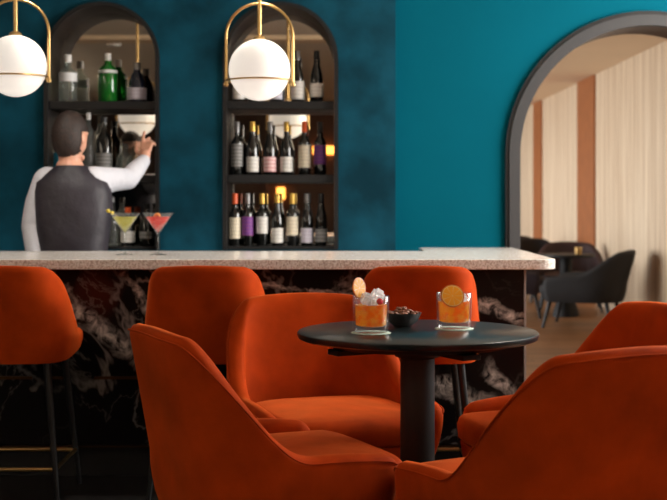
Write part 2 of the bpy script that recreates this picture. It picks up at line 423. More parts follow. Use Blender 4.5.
# ------------------------------------------------------------------ the room
WY, WY2 = 6.8, 6.9                 # faces of the plaster bar wall and of the painted wall beside it
ZB = .862                          # top of the back counter, foot of the niches
NX1, NX2, NR, NZS = PX(102, WY), PX(280.5, WY), .31, 1.885
AX, AR, AZS = 1.715, .755, 1.38     # arched opening
BUR = PX(395.5, WY)                # right end of the plaster block
struct('floor', holed([(-4.6, -8.1), (3.4, -8.1), (3.4, 24.2), (-4.6, 24.2)], [], -.05, 0), 'floor').rotation_euler = (R(90), 0, 0)
fl = bpy.data.objects['floor']; me = fl.data
fl.rotation_euler = (0, 0, 0)
bm = bmesh.new()                   # floor slabs leave the sunken strip behind the bar open
v = {}
for i, x in enumerate((-4.6, BUR + .1, 3.4)):
    for j, y in enumerate((-8.1, 5.55, 6.75, 24.2)):
        v[i, j] = bm.verts.new((x, y, 0))
for i in range(2):
    for j in range(3):
        if (i, j) == (0, 1): continue
        bm.faces.new((v[i, j], v[i + 1, j], v[i + 1, j + 1], v[i, j + 1]))
bm.to_mesh(me); bm.free()
box_bm = bx(-4.6, BUR + .1, 5.55, 6.75, -.25, -.2)
struct('floor_bar', box_bm, 'blackmetal')
struct('floor_front', bx(-4.6, .93, -8.1, 5.24, 0, .003), M['darkfloor'])
struct('ceiling', bx(-4.6, 3.4, -8.1, WY2 + .2, 2.7, 2.8), 'ceiling')
struct('trim_1', bx(-4.6, 3.3, 1.75, 2.05, 2.66, 2.7), M['ceiling2'])
struct('wall_left', bx(-4.7, -4.6, -8.1, 6.8, -.25, 2.8), 'greywall')
struct('wall_front', bx(-4.7, 3.4, -8.2, -8.1, 0, 2.8), 'darkwall')
# right side wall with its window opening (outside the picture, where the daylight enters)
bm = bmesh.new()
for a in ((-8.1, 2.7, 0, 2.8), (6.5, 6.9, 0, 2.8), (2.7, 6.5, 0, .85), (2.7, 6.5, 2.62, 2.8)): box(bm, 3.3, 3.4, *a)
struct('wall_right', bm, 'greywall')
bm = bmesh.new()
for a in ((2.7, 2.76, .85, 2.62), (6.44, 6.5, .85, 2.62), (2.76, 6.44, .85, .91), (2.76, 6.44, 2.56, 2.62), (4.57, 4.63, .91, 2.56)): box(bm, 3.32, 3.38, *a)
w1 = struct('window_1', bm, 'black')
# plaster bar wall with two niches
nh = lambda cx: arch_pts(cx, NR, ZB, NZS)
struct('wall_back', holed([(-4.6, -.2), (BUR, -.2), (BUR, 2.7), (-4.6, 2.7)], [nh(NX1), nh(NX2)], WY, WY + .36), 'plaster')
# painted wall with the arched opening
outer = [(BUR - .1, 0), (AX - AR, 0)] + arch_pts(AX, AR, 0, AZS)[::-1][1:-1] + [(AX + AR, 0), (3.3, 0), (3.3, 2.8), (BUR - .1, 2.8)]
struct('wall_back_right', holed(outer, [], WY2, WY2 + .32), 'teal')
struct('trim_2', arch_band(bmesh.new(), AX, AR - .055, AR + .004, 0, AZS, WY2 - .03, WY2 + .03), 'frame', smooth=True)
struct('trim_3', arch_band(bmesh.new(), AX, AR + .004, AR + .024, 0, AZS, WY2 - .022, WY2 + .01), 'frame_shadow', smooth=True)  # dark band standing in for the soft shadow around the frame
struct('trim_4', arch_band(bmesh.new(), AX, AR - .055, AR - .002, 0, AZS, WY2 + .03, WY2 + .34), 'soffit', smooth=True)
# the room beyond
RX = 2.86
struct('wall_far_right', bx(RX, RX + .1, 7.3, 24.1, 0, 2.5), 'woodwall')
for k, (a, b) in enumerate(((13.8, 14.75), (17.3, 18.0))):
    struct('trim_%d' % (5 + k), bx(RX - .02, RX, a, b, 0, 2.5), 'strip')
struct('ceiling_far', bx(-1.4, RX + .1, 7.3, 24.1, 2.5, 2.6), 'ceiling2')
struct('wall_far', bx(-1.4, RX + .1, 24.0, 24.1, 0, 2.5), 'woodwall')
bm = bmesh.new()
for a in ((7.3, 9.2, 0, 2.5), (20.8, 24.1, 0, 2.5), (9.2, 20.8, 0, .3), (9.2, 20.8, 1.9, 2.5)): box(bm, -1.4, -1.3, *a)
struct('wall_far_left', bm, 'greywall')

# ------------------------------------------------------------------ back counter and shelf niches
bc = thing('back_counter', 'long low black cabinet under the bottle niches against the blue wall', 'counter', (-1.6, 6.62, -.2))
def lk(name, bm, m, p, **k):           # mesh given in world coordinates, parented to a placed root
    o = link(name, bm, m, p, **k)
    o.matrix_parent_inverse = Matrix.Identity(4)
    inv = Matrix.Translation(p.location) @ Euler(p.rotation_euler).to_matrix().to_4x4()
    o.data.transform(inv.inverted()); return o
lk('cabinet_body', bx(-4.4, BUR - .03, 6.5, 6.79, -.2, .822), 'black', bc, smooth=False)
lk('worktop', bx(-4.4, BUR, 6.46, 6.795, .823, .858), 'blackmetal', bc, smooth=False)

def niche(cx, label, levels):
    t = thing('shelf_niche', label, 'shelves', (cx, WY + .1, ZB))
    lk('arch_frame', arch_band(bmesh.new(), cx, NR - .022, NR - .001, ZB + .002, NZS, WY - .02, WY + .27), 'black', t)
    lk('mirror_back', prism(bmesh.new(), arch_pts(cx, NR - .023, ZB + .004, NZS), WY + .25, WY + .268), 'mirror', t, smooth=False)
    for z in levels:
        lk('shelf', bx(cx - NR + .023, cx + NR - .023, WY + .005, WY + .248, z - (.042 if z > 1 else .016), z), 'black', t, smooth=False, bevel=.002)
    return t
SH = (1.662, 1.265, ZB + .018)
niche(NX1, 'black arched wall niche with mirror back and shelves behind the bartender', SH)
niche(NX2, 'black arched wall niche with mirror back holding three shelves of wine', SH)

# ------------------------------------------------------------------ bar counter
CY, CZ, CT = 5.0, .895, .04
bar = thing('bar_counter', 'long bar with pale terrazzo top and black marble front', 'bar', (-1, 5.4, 0))
CXR = PX(558, CY)
XS = PX(424, 5.9)
def top_poly(i=0):
    p = [(-3.6, CY), (CXR - .07, CY)] + [(CXR - .07 + .07 * math.sin(a), CY + .07 - .07 * math.cos(a)) for a in (R(15), R(30), R(45), R(60), R(75), R(90))]
    return p + [(CXR, 6.26), (XS, 6.26), (XS, 5.83), (-3.6, 5.83)]
bm = bmesh.new()
pl = top_poly(); a = [bm.verts.new((x, y, CZ - CT)) for x, y in pl]; b = [bm.verts.new((x, y, CZ)) for x, y in pl]
bm.faces.new(a[::-1]); bm.faces.new(b)
for i in range(len(pl)): bm.faces.new((a[i], a[(i + 1) % len(pl)], b[(i + 1) % len(pl)], b[i]))
lk('countertop', bm, 'terrazzo', bar, smooth=False, bevel=.004)
BXR = PX(524, 5.13)
bm = bmesh.new(); box(bm, -3.6, BXR, 5.13, 5.165, .14, CZ - CT - .001); box(bm, BXR - .035, BXR, 5.165, 6.2, .14, CZ - CT - .001)
fp = lk('marble_front', bm, 'marble', bar, smooth=False)
fp.data.transform(Matrix.Translation(bar.location)); fp.location = -bar.location   # texture in place coordinates
lk('corner_trim', bx(BXR, BXR + .008, 5.126, 5.14, .14, CZ - CT - .002), 'trimgrey', bar, smooth=False)
lk('carcass', bx(-3.6, BXR - .04, 5.17, 5.50, .0, CZ - CT - .002), 'black', bar, smooth=False)
lk('plinth', bx(-3.6, BXR - .02, 5.2, 5.22, .0, .139), 'black', bar, smooth=False)
for z in (.135, .062): lk('plinth_strip', bx(-3.6, BXR - .01, 5.115 if z > .1 else 5.19, 5.2, z - .006, z), 'bronze', bar, smooth=False)
z = PZ(378, 5.12)
for x0, x1 in ((-2.6, -2.0), (-1.48, -1.22), (-1.17, -1.09), (-.97, -.79), (-.2, .1)): lk('brass_inlay', bx(x0, x1, 5.124, 5.131, z - .006, z + .006), 'bronze', bar, smooth=False)

# ------------------------------------------------------------------ upholstered seats: tub chairs and bar stools
def seat_path(w, b, yc, yf, nexp, N=90, front_in=.05):
    pts = []
    half = []
    for i in range(61):
        a = PI / 2 * i / 60
        c, s = math.cos(a), math.sin(a)
        half.append((w * s ** (2 / nexp), yc - b * c ** (2 / nexp)))
    for i in range(1, 21):
        t = i / 20; half.append((w * (1 - front_in * t * t), yc + (yf - yc) * t))
    L = [0]
    for p, q in zip(half, half[1:]): L.append(L[-1] + math.hypot(q[0] - p[0], q[1] - p[1]))
    def at(d):
        d = min(max(d, 0), L[-1])
        for i in range(len(L) - 1):
            if d <= L[i + 1] + 1e-9:
                t = (d - L[i]) / max(L[i + 1] - L[i], 1e-9)
                return (half[i][0] + (half[i + 1][0] - half[i][0]) * t, half[i][1] + (half[i + 1][1] - half[i][1]) * t)
        return half[-1]
    return at, L[-1]

def upholstered(root, P, fabric, piping, legm):
    w, b, yc, yf = P['w'], P['b'], P['yc'], P['yf']
    at, LT = seat_path(w, b, yc, yf, P['n'])
    zt, za, zb, zs = P['top'], P['arm'], P['bot'], P['seat']
    a1, a2 = P['a1'], P['a2']
    def rim(d):
        x = (abs(d) - a1) / (a2 - a1)
        if x <= 0: h = zt - P['crown'] * (d / a1) ** 2
        elif x >= 1: h = za
        else:
            f = (1 - x ** P['p']) ** P['q']
            h = za + (zt - P['crown'] - za) * f
        tail = (abs(d) - a2) / (LT - a2)
        if tail > 0: h -= P['drop'] * tail * tail
        e = (LT - abs(d)) / .05
        if e < 1: h -= .045 * (1 - math.sqrt(max(0, 1 - (1 - e) ** 2)))
        return h
    N, K = 121, 12
    bm = bmesh.new(); rings = []; edge = []
    for i in range(N):
        u = -1 + 2 * i / (N - 1); u = math.copysign(1 - (1 - abs(u)) ** 1.15, u)
        d = u * LT; sgn = 1 if u >= 0 else -1
        x, y = at(abs(d)); x *= sgn
        x2, y2 = at(abs(d) + .004); x1, y1 = at(max(abs(d) - .004, 0)); tx, ty = (x2 - x1) * sgn, (y2 - y1)
        l = math.hypot(tx, ty) or 1; tx /= l; ty /= l
        nx, ny = (ty * sgn, -tx * sgn)                   # outward
        if abs(d) < .004: nx, ny = 0, -1
        e = min(1, (LT - abs(d)) / .05); ends = math.sqrt(max(.02, 1 - (1 - e) ** 2))
        h = rim(d); wb = min(1, max(0, (yc - y) / b)) ** 1.0
        def pos(z, inward):
            th = max(0, (z - zs) / (zt - zs))
            below = max(0, (zs - z) / (zs - zb))
            xx = x * (1 - P['taper'] * th * wb ** .3) - nx * inward
            yy = y - P['lean'] * th * wb - ny * inward
            s = 1 - P['tuck'] * below ** 2.2
            return (xx * s, yc + (yy - yc) * s if yy < yc else yy - .02 * below ** 2, z)
        T = P['t'] * ends; mid = P['t'] / 2
        ring = []
        rr = T / 2
        z_b = zb + P.get('brise', 0) * max(0, (abs(d) - a1) / (LT - a1)) ** 2
        for k in range(K + 1): ring.append(pos(z_b + (h - rr - z_b) * k / K, mid - rr))
        for k in range(1, 6): a = PI * k / 6; ring.append(pos(h - rr + rr * math.sin(a), mid - rr * math.cos(a)))
        for k in range(K, -1, -1): ring.append(pos(z_b + (h - rr - z_b) * k / K, mid + rr))
        edge.append(pos(h - rr * .55, mid - rr * 1.02))
        rings.append([bm.verts.new(p) for p in ring])
    n = len(rings[0])
    for A, B in zip(rings, rings[1:]):
        for k in range(n): bm.faces.new((A[k], A[(k + 1) % n], B[(k + 1) % n], B[k]))
    bm.faces.new(rings[0]); bm.faces.new(rings[-1][::-1])
    sh = link('backrest', bm, fabric, root)
    if piping: link('piping', tb(edge[2:-2], .0026, 6), piping, sh)
    # cushion and base: stacked plan outlines
    def plan(off, front):
        pts = []
        for i in range(64):
            d = -1 + 2 * i / 63
            x, y = at(abs(d) * LT); x *= math.copysign(1, d)
            sx = (w - off) / w; pts.append((x * sx, yc + (y - yc) * (b - off) / b if y < yc else y))
        fx = pts[-1][0]; fy = pts[-1][1]; m = 14
        for i in range(1, m):                               # rounded front
            a = PI * i / m; pts.append((fx * math.copysign(abs(math.cos(a)) ** .55, math.cos(a)), fy + front * math.sin(a) ** .6))
        return pts
    def stack(levels):
        bm = bmesh.new(); rs = []
        for z, off, fr, sc in levels:
            p = plan(off, fr); rs.append([bm.verts.new((x * sc, yc + (y - yc) * sc, z)) for x, y in p])
        for A, B in zip(rs, rs[1:]):
            for k in range(len(A)): bm.faces.new((A[k], A[(k + 1) % len(A)], B[(k + 1) % len(A)], B[k]))
        bm.faces.new(rs[0][::-1])
        c = bm.verts.new((0, yc, levels[-1][0] + .004))
        for k in range(len(rs[-1])): bm.faces.new((rs[-1][k], rs[-1][(k + 1) % len(rs[-1])], c))
        return bm
    t = P['t']; o = t + .002; fr = P['front']
    hc = P['cush']
    link('seat', stack([(zs - hc, o + .006, fr - .014, 1), (zs - hc + .012, o, fr, 1), (zs - .03, o, fr + .006, 1), (zs - .014, o + .003, fr - .002, 1), (zs - .004, o + .012, fr - .014, 1), (zs + .003, o + .03, fr - .03, .97), (zs + .009, o + .06, fr - .05, .85), (zs + .013, o + .09, fr - .05, .6), (zs + .015, o + .1, fr - .05, .3)]), fabric, root)
    link('seat_base', stack([(zb + .012, o + .03, fr - .05, .96), (zb + .02, o + .008, fr - .02, 1), (zs - hc - .004, o + .004, fr - .008, 1)]), fabric, root)
    for sx, sy in ((1, -1), (-1, -1), (1, 1), (-1, 1)):
        x0, y0 = sx * P['lx'], (P['lyb'] if sy < 0 else P['lyf'])
        x1, y1 = x0 + sx * P['splay'], y0 + sy * P['splay']
        link('leg', tb([(x1, y1, 0.0), (x0 + (x1 - x0) * .5, y0 + (y1 - y0) * .5, (zb + .03) * .5), (x0, y0, zb + .03)], [P['lr'] * .62, P['lr'] * .85, P['lr']], 14), legm, root)

CH = dict(w=.322, b=.26, yc=-.03, yf=.255, n=3.5, top=.80, arm=.485, bot=.285, seat=.445, a1=.205, a2=.54, crown=.010, p=1.9, q=2.7,
          drop=.02, t=.06, lean=.07, taper=.05, tuck=.10, front=.06, cush=.085, lx=.2, lyb=-.2, lyf=.17, splay=.05, lr=.016)
ST = dict(w=.236, b=.22, yc=-.02, yf=.19, n=3.6, top=.893, arm=.64, bot=.530, seat=.62, a1=.185, a2=.44, crown=.006, p=2.4, q=1.6,
          drop=.02, t=.05, lean=.05, taper=.16, tuck=.08, front=.07, cush=.06, lx=.15, lyb=-.15, lyf=.14, splay=.055, lr=.015, brise=.03)

def tub_chair(label, x, y, rz):
    t = thing('tub_chair', label, 'chair', (x, y, 0), rz, 'orange velvet chairs around the black table')
    upholstered(t, CH, M['velvet'], M['piping'], M['blackmetal']); return t
def facing(fx, fy): return math.atan2(-fx, fy)
CHAIRS = {'A': (-.178, 3.455, facing(.905, .425)), 'B': (-.01, 4.20, facing(.34, -.94)), 'C': (.53, 3.14, facing(-.45, .89)), 'D': (.755, 3.95, facing(-.94, -.34))}
ca = tub_chair('orange velvet chair on the left, seen from its side, facing the table', *CHAIRS['A'])
for k, lb in (('B', 'orange velvet chair behind the table, its back cushion facing the viewer'),
              ('C', 'nearest orange velvet chair at lower right, seen from behind'),
              ('D', 'orange velvet chair at right, mostly hidden behind the nearest chair')):
    x, y, rz = CHAIRS[k]; relabel(copy_tree(ca), lb, (x, y, 0), rz)

st = thing('bar_stool', 'orange velvet bar stool at the far left, legs fully in view', 'bar stool', (0, 0, 0), 0, 'orange velvet bar stools along the marble bar')
upholstered(st, ST, M['velvet'], None, M['blackmetal'])
fz = .14; q = ST['splay'] * (1 - fz / .578); lx = ST['lx'] + q; yb = ST['lyb'] - q; yf = ST['lyf'] + q
for p0, p1 in (((-lx, yb), (lx, yb)), ((-lx, yf), (lx, yf)), ((-lx, yb), (-lx, yf)), ((lx, yb), (lx, yf))):
    link('footrest_bar', tb([(*p0, fz), (*p1, fz)], .008, 10), M['brass'], st)
SY = 4.84
relabel(st, 'orange velvet bar stool at the far left, its brass footrest in view', (PX(16, SY), SY, 0), 0)
relabel(copy_tree(st), 'orange velvet bar stool second from left, between the two left chairs', (PX(209, SY), SY, 0), 0)
relabel(copy_tree(st), 'orange velvet bar stool on the right, behind the cocktail glasses', (PX(416.5, SY), SY, 0), 0)

# ------------------------------------------------------------------ round table
TX, TY, TZ, TR = PX(417.5, 3.68), 3.68, .75, .35
t = thing('round_table', 'round black pedestal table with two orange cocktails on it', 'table', (TX, TY, 0))
link('table_top', lathe(bmesh.new(), [(0, TZ - .022), (TR - .012, TZ - .022), (TR - .003, TZ - .018), (TR, TZ - .010), (TR - .001, TZ - .003), (TR - .005, TZ), (0, TZ)], 96), 'tabletop', t)
link('under_plate', lathe(bmesh.new(), [(0, TZ - .040), (TR - .085, TZ - .040), (TR - .06, TZ - .0225), (0, TZ - .0225)], 64), 'black', t)
bm = bmesh.new(); box(bm, -.28, .28, -.03, .03, TZ - .056, TZ - .0405); box(bm, -.03, .03, -.28, .28, TZ - .056, TZ - .0405)
link('support_bracket', bm, 'blackmetal', t, smooth=False, bevel=.002).rotation_euler = (0, 0, R(28))
link('pedestal', lathe(bmesh.new(), [(0, .02), (.05, .02), (.05, TZ - .079), (.066, TZ - .074), (.066, TZ - .0565), (0, TZ - .0565)], 40), 'black', t)
link('base_plate', lathe(bmesh.new(), [(0, 0), (.21, 0), (.21, .01), (.2, .016), (.05, .021), (0, .021)], 48), 'black', t)

# ------------------------------------------------------------------ tumblers and their garnishes
def tumbler(label, x, y, rz):
    g = thing('tumbler', label, 'cocktail', (x, y, TZ + .0025), rz, 'orange cocktails in cut glass tumblers')
    fl = lambda a, z: .018 * abs(math.sin(6 * a)) if .008 < z < .098 else 0
    ro, H = .0525, .104
    link('glass_wall', lathe(bmesh.new(), [(0, 0), (.043, 0), (.048, .003), (.0495, .012), (ro, H - .002), (ro - .001, H), (ro - .0035, H), (ro - .0045, H - .004), (.0445, .0215), (.040, .018), (0, .018)], 72, flute=fl), 'glassrim', g)
    link('drink', lathe(bmesh.new(), [(0, .0185), (.037, .0185), (.0435, .022), (.0465, .079), (0, .079)], 48), 'amber', g)
    return g
G1 = (PX(371, 3.61), 3.61); G2 = (PX(454, 3.73), 3.73)
tumbler('tumbler of orange cocktail on the left, red cherry on its ice', G1[0], G1[1], .1)
tumbler('tumbler of orange cocktail on the right, citrus wheel facing front', G2[0], G2[1], .3)
def coaster(label, x, y):
    bm = bmesh.new(); lathe(bm, [(0, 0), (.056, 0), (.056, .002), (0, .002)], 96, flute=lambda a, z: .03 * math.cos(16 * a))
    o = link('coaster', bm, 'coaster', None); o.location = (x, y, TZ + .0002)
    tag(o, label, 'coaster', 'scalloped paper coasters')
coaster('pale scalloped paper coaster under the left tumbler', *G1)
coaster('pale scalloped paper coaster under the right tumbler', *G2)
def ice(label, x, y, z, s, rot):
    bm = bmesh.new(); bmesh.ops.create_cube(bm, size=s)
    bmesh.ops.bevel(bm, geom=bm.edges[:], offset=s * .22, segments=4, affect='EDGES')
    for v in bm.verts: v.co += Vector([random.uniform(-1, 1) * s * .02 for _ in range(3)])
    o = link('ice_cube', bm, 'ice'); o.location = (x, y, z); o.rotation_euler = rot
    tag(o, label, 'ice cube', 'ice cubes in the tumblers')
zi = TZ + .0025
ice('ice cube at the back left of the left tumbler', G1[0] - .013, G1[1] + .004, zi + .095, .033, (.4, .3, .5))
ice('tallest ice cube, poking out at the right of the left tumbler', G1[0] + .019, G1[1] + .014, zi + .103, .036, (.6, .5, .2))
ice('ice cube at the front of the left tumbler', G1[0] + .003, G1[1] - .024, zi + .082, .03, (.1, .15, .3))
ice('ice cube behind the citrus wheel in the right tumbler', G2[0] - .016, G2[1] + .012, zi + .088, .033, (.2, .3, .4))
ice('ice cube at the right rim of the right tumbler', G2[0] + .021, G2[1] + .002, zi + .087, .032, (.2, .1, .9))
def wheel(label, loc, rot, r=.0265):
    t = thing('citrus_wheel', label, 'citrus slice', loc); t.rotation_euler = rot
    link('rind', lathe(bmesh.new(), [(r - .003, -.0025), (r, -.002), (r + .0004, 0), (r, .002), (r - .003, .0025), (r - .003, -.0025)], 48), 'rind', t)
    f = link('flesh', lathe(bmesh.new(), [(0, -.0021), (r - .0031, -.0021), (r - .0031, .0021), (0, .0021)], 48), 'citrus', t)
    f.scale = (1, 1, 1)
wheel('dried orange wheel standing up in the left tumbler', (G1[0] - .034, G1[1] + .002, zi + .126), (R(82), R(8), R(52)), .030)
wheel('dried orange wheel on the front rim of the right tumbler', (G2[0] - .010, G2[1] - .0565, zi + .0985), (R(68), 0, R(6)), .0345)
bm = bmesh.new(); bmesh.ops.create_icosphere(bm, subdivisions=3, radius=.0095)
for v in bm.verts: v.co *= 1 + .06 * math.sin(v.co.x * 600) * math.cos(v.co.z * 500)
o = link('cherry', bm, 'cherry'); o.location = (G1[0] + .024, G1[1] - .030, zi + .090)
tag(o, 'bright red cherry on the ice in the left tumbler', 'cherry')

# bowl of almonds
BX_, BY_ = PX(402.5, 3.80), 3.80
o = link('bowl', lathe(bmesh.new(), [(0, 0), (.024, 0), (.028, .003), (.046, .018), (.0565, .040), (.0575, .0415), (.055, .041), (.044, .022), (.026, .008), (0, .007)], 56), 'bowl')
o.location = (BX_, BY_, TZ + .0003); tag(o, 'small black bowl of almonds between the two tumblers', 'bowl')
bm = bmesh.new(); bmesh.ops.create_uvsphere(bm, u_segments=14, v_segments=9, radius=1)
for v in bm.verts:
    k = 1 - .28 * max(0, v.co.x); v.co = Vector((v.co.x * .0125, v.co.y * .0075 * k, v.co.z * .005 * k))
al = link('almond', bm, 'almond')
first = True
for layer, (n, rr, z) in enumerate(((11, .033, .029), (11, .042, .0405), (7, .021, .046), (3, .009, .054))):
    for i in range(n):
        a = 2 * PI * (i + .5 * layer) / n + random.uniform(-.1, .1)
        o = al if first else al.copy()
        if not first: C.objects.link(o)
        first = False
        o.location = (BX_ + rr * math.cos(a), BY_ + rr * math.sin(a), TZ + z + random.uniform(-.001, .002))
        o.rotation_euler = (random.uniform(-.4, .4), random.uniform(-.4, .4), random.uniform(0, 6))
        tag(o, 'brown almond heaped in the small black bowl', 'almond', 'almonds in the bowl')

# ------------------------------------------------------------------ martini glasses on the bar
def martini(label, px, Y, drink):
    g = thing('martini_glass', label, 'cocktail glass', (PX(px, Y), Y, CZ), 0, 'martini glasses on the bar')
    link('foot', lathe(bmesh.new(), [(0, 0), (.037, 0), (.0375, .0015), (.02, .004), (.007, .009), (0, .012)], 36), 'glassrim', g)
    link('stem', lathe(bmesh.new(), [(0, .0095), (.005, .0095), (.0038, .03), (.004, .075), (.006, .088), (0, .092)], 16), 'glassrim', g)
    link('bowl', lathe(bmesh.new(), [(.004, .089), (.0655, .178), (.066, .180), (.0645, .180), (.004, .092)], 40), 'glassrim', g)
    link('drink', lathe(bmesh.new(), [(0, .0945), (.0475, .157), (.05, .160), (.052, .1635), (0, .1635)], 36), drink, g)
    return g
MY = 5.42
martini('martini glass of pale green cocktail, left of the pair', 125, MY, 'lemondrink')
martini('martini glass of pink cocktail, right of the pair', 158, MY, 'pinkdrink')
x = PX(125, MY)
gp = thing('garnish_pick', 'yellow garnish on a pick across the pale green cocktail', 'garnish', (x - .052, MY - .01, CZ + .17))
link('pick', tb([(-.028, 0, .022), (.035, 0, -.012)], .0012, 6), 'brass', gp)
for d in (-.018, -.002):
    bm = bmesh.new(); bmesh.ops.create_icosphere(bm, subdivisions=2, radius=.009); bmesh.ops.translate(bm, verts=bm.verts[:], vec=(d, 0, .012 - d * .54 - .004))
    link('berry', bm, 'olive', gp)
bm = bmesh.new(); pts = [(.012 * math.cos(a * .7), .004 * a - .01, .012 * math.sin(a * .7)) for a in range(8)]
tube(bm, pts, [.003, .006, .007, .007, .007, .007, .006, .003], 8)
o = link('peel_twist', bm, 'twist'); o.location = (PX(158.5, MY), MY - .03, CZ + .162); tag(o, 'orange peel twist in the pink cocktail', 'garnish')

# ------------------------------------------------------------------ pendant lamps
LY = 5.38
def pendant(label, px, py, rodpx):
    x, z = PX(px, LY), PZ(py, LY); r = .131
    t = thing('pendant_lamp', label, 'pendant lamp', (x, LY, z), 0, 'brass globe pendants over the bar')
    link('globe', lathe(bmesh.new(), [(0, -r)] + [(r * math.sin(PI * k / 28), -r * math.cos(PI * k / 28)) for k in range(1, 28)] + [(0, r)], 48), 'globe', t)
    hr = .142; top = .283 - hr
    pts = [(hr, 0, -.055), (hr, 0, .0)] + [(hr * math.cos(a), 0, top + hr * math.sin(a)) for a in [PI * k / 28 for k in range(29)]] + [(-hr, 0, .0), (-hr, 0, -.055)]
    link('hoop', tb(pts, .0062, 10), 'brass', t)
    rg = [(hr * math.cos(2 * PI * k / 48), hr * .97 * math.sin(2 * PI * k / 48), -.046) for k in range(48)]
    link('ring', tb(rg, .0042, 8, True), 'brass', t)
    link('stem', tb([(0, 0, r - .002), (0, 0, 2.69 - z)], .0085, 12), 'brass', t)
    link('cap', lathe(bmesh.new(), [(0, r - .004), (.03, r - .007), (.026, r + .008), (.012, r + .016), (0, r + .016)], 24), 'brass', t)
    for s in (-1, 1):
        link('knob', lathe(bmesh.new(), [(0, -.072), (.008, -.07), (.011, -.062), (.008, -.054), (0, -.052)], 12, (s * hr, 0, 0)), 'brass', t)
    link('ceiling_plate', lathe(bmesh.new(), [(0, 2.675 - z), (.055, 2.68 - z), (.055, 2.699 - z), (0, 2.699 - z)], 32), 'brass', t)
pendant('brass globe pendant at the top left, cut by the picture edge', 15.5, 66, 15.5)
pendant('brass globe pendant hanging in front of the wine niche', 259.5, 70, 259.5)

# ------------------------------------------------------------------ bottles
def band_bm(r, z0, z1, a0=-2.2, a1=2.2, n=24, t=.0006):   # label sheet wrapped on the camera side (-Y)
    bm = bmesh.new(); rows = []
    for rr in (r, r + t):
        rows.append([[bm.verts.new((rr * math.sin(a0 + (a1 - a0) * i / n), -rr * math.cos(a0 + (a1 - a0) * i / n), z)) for z in (z0, z1)] for i in range(n + 1)])
    for i in range(n):
        for s in (0, 1):
            bm.faces.new((rows[s][i][0], rows[s][i + 1][0], rows[s][i + 1][1], rows[s][i][1]))
        for k in (0, 1): bm.faces.new((rows[0][i][k], rows[0][i + 1][k], rows[1][i + 1][k], rows[1][i][k]))
    return bm
def wine(label, x, y, z, kind, lab, cap, lz, h=.30, r=.0345):
    b = thing('wine_bottle', label, 'wine bottle', (x, y, z + .0005), random.uniform(-.15, .15), 'wine bottles in the niches')
    if kind == 'b':      # straight shouldered
        pr = [(0, .0), (r * .9, 0), (r, .006), (r, .60 * h), (r * .93, .64 * h), (r * .6, .695 * h), (r * .4, .735 * h), (.0135, .78 * h), (.0125, .93 * h), (.0145, .935 * h), (.0145, h - .003), (.0125, h), (0, h)]
    else:                # sloping shouldered
        pr = [(0, .0), (r * .92, 0), (r * 1.03, .006), (r * 1.03, .46 * h), (r * .96, .53 * h), (r * .72, .64 * h), (r * .5, .73 * h), (.0145, .82 * h), (.0128, .93 * h), (.0148, .935 * h), (.0148, h - .003), (.0125, h), (0, h)]
    link('glass_body', lathe(bmesh.new(), pr, 28), 'wineglass', b)
    rr = r * (1.03 if kind != 'b' else 1) + .0004
    link('label', band_bm(rr, lz[0] * h, lz[1] * h), LBL[lab], b)
    link('capsule', lathe(bmesh.new(), [(.0152, .80 * h), (.0152, h - .002), (.0138, h + .001), (0, h + .001)] if kind == 'b' else [(.0156, .82 * h), (.0156, h - .002), (.0138, h + .001), (0, h + .001)], 20), CAP[cap], b)
    return b
bY = WY + .085
bpx = lambda px, Y=bY: PX(px, Y)
wz2, wz3, wz1 = SH[1], SH[2], SH[0]
LB, LG = (.20, .52), (.06, .34)
for px, k, lb, cp, lz, tx in (
    (237, 'b', 'grey', 'grey', (.16, .58), 'dark bottle with tall grey label, first on the middle wine shelf'),
    (252.6, 's', 'white', 'gold', LG, 'gold capped bottle with white label, second on the middle wine shelf'),
    (270, 's', 'pinkedge', 'grey', LG, 'bottle with pink edged label, third on the middle wine shelf'),
    (286.5, 's', 'white', 'gold', LG, 'gold capped bottle with white label, fourth on the middle wine shelf'),
    (304.5, 'b', 'cream', 'orange', (.14, .56), 'orange capped bottle with tall cream label on the middle wine shelf'),
    (320, 'b', 'purple', 'black', (.20, .56), 'black capped bottle with purple label at right of the middle wine shelf')):
    wine(tx, bpx(px), bY, wz2, k, lb, cp, lz, .29, .0325)
for px, k, lb, cp, lz, tx in (
    (235, 'b', 'cream', 'orange', (.14, .54), 'orange capped bottle with cream label, leftmost on the bottom wine shelf'),
    (247.6, 'b', 'purple', 'grey', (.20, .56), 'grey capped bottle with purple label on the bottom wine shelf'),
    (262.2, 'b', 'white', 'gold', (.24, .56), 'gold capped bottle with white label, third on the bottom wine shelf'),
    (277.4, 's', 'white', 'gold', LG, 'short gold capped bottle with low white label on the bottom wine shelf'),
    (292.3, 'b', 'cream', 'gold', (.20, .56), 'gold capped bottle with cream label, fifth on the bottom wine shelf'),
    (306.9, 's', 'lilac', 'grey', LG, 'bottle with pale lilac label, sixth on the bottom wine shelf'),
    (321, 's', 'grey', 'black', (.08, .32), 'dim bottle with grey label, rightmost on the bottom wine shelf')):
    wine(tx, bpx(px), bY, wz3, k, lb, cp, lz, .285, .031)
for px, k, lb, cp, lz, tx in (
    (239, 's', 'white', 'black', (.05, .3), 'bottle on the top wine shelf, left behind the globe lamp'),
    (254, 's', 'lilac', 'black', (.05, .3), 'bottle on the top wine shelf, hidden behind the globe centre'),
    (276, 's', 'lilac', 'grey', (.05, .3), 'bottle on the top wine shelf, just left of the visible pair'),
    (297.5, 's', 'white', 'grey', (.05, .40), 'bottle with large white label on the top wine shelf'),
    (316.5, 's', 'white', 'black', (.10, .36), 'rightmost bottle on the top wine shelf, small white label')):
    wine(tx, bpx(px), bY, wz1, k, lb, cp, lz, .278, .0335)

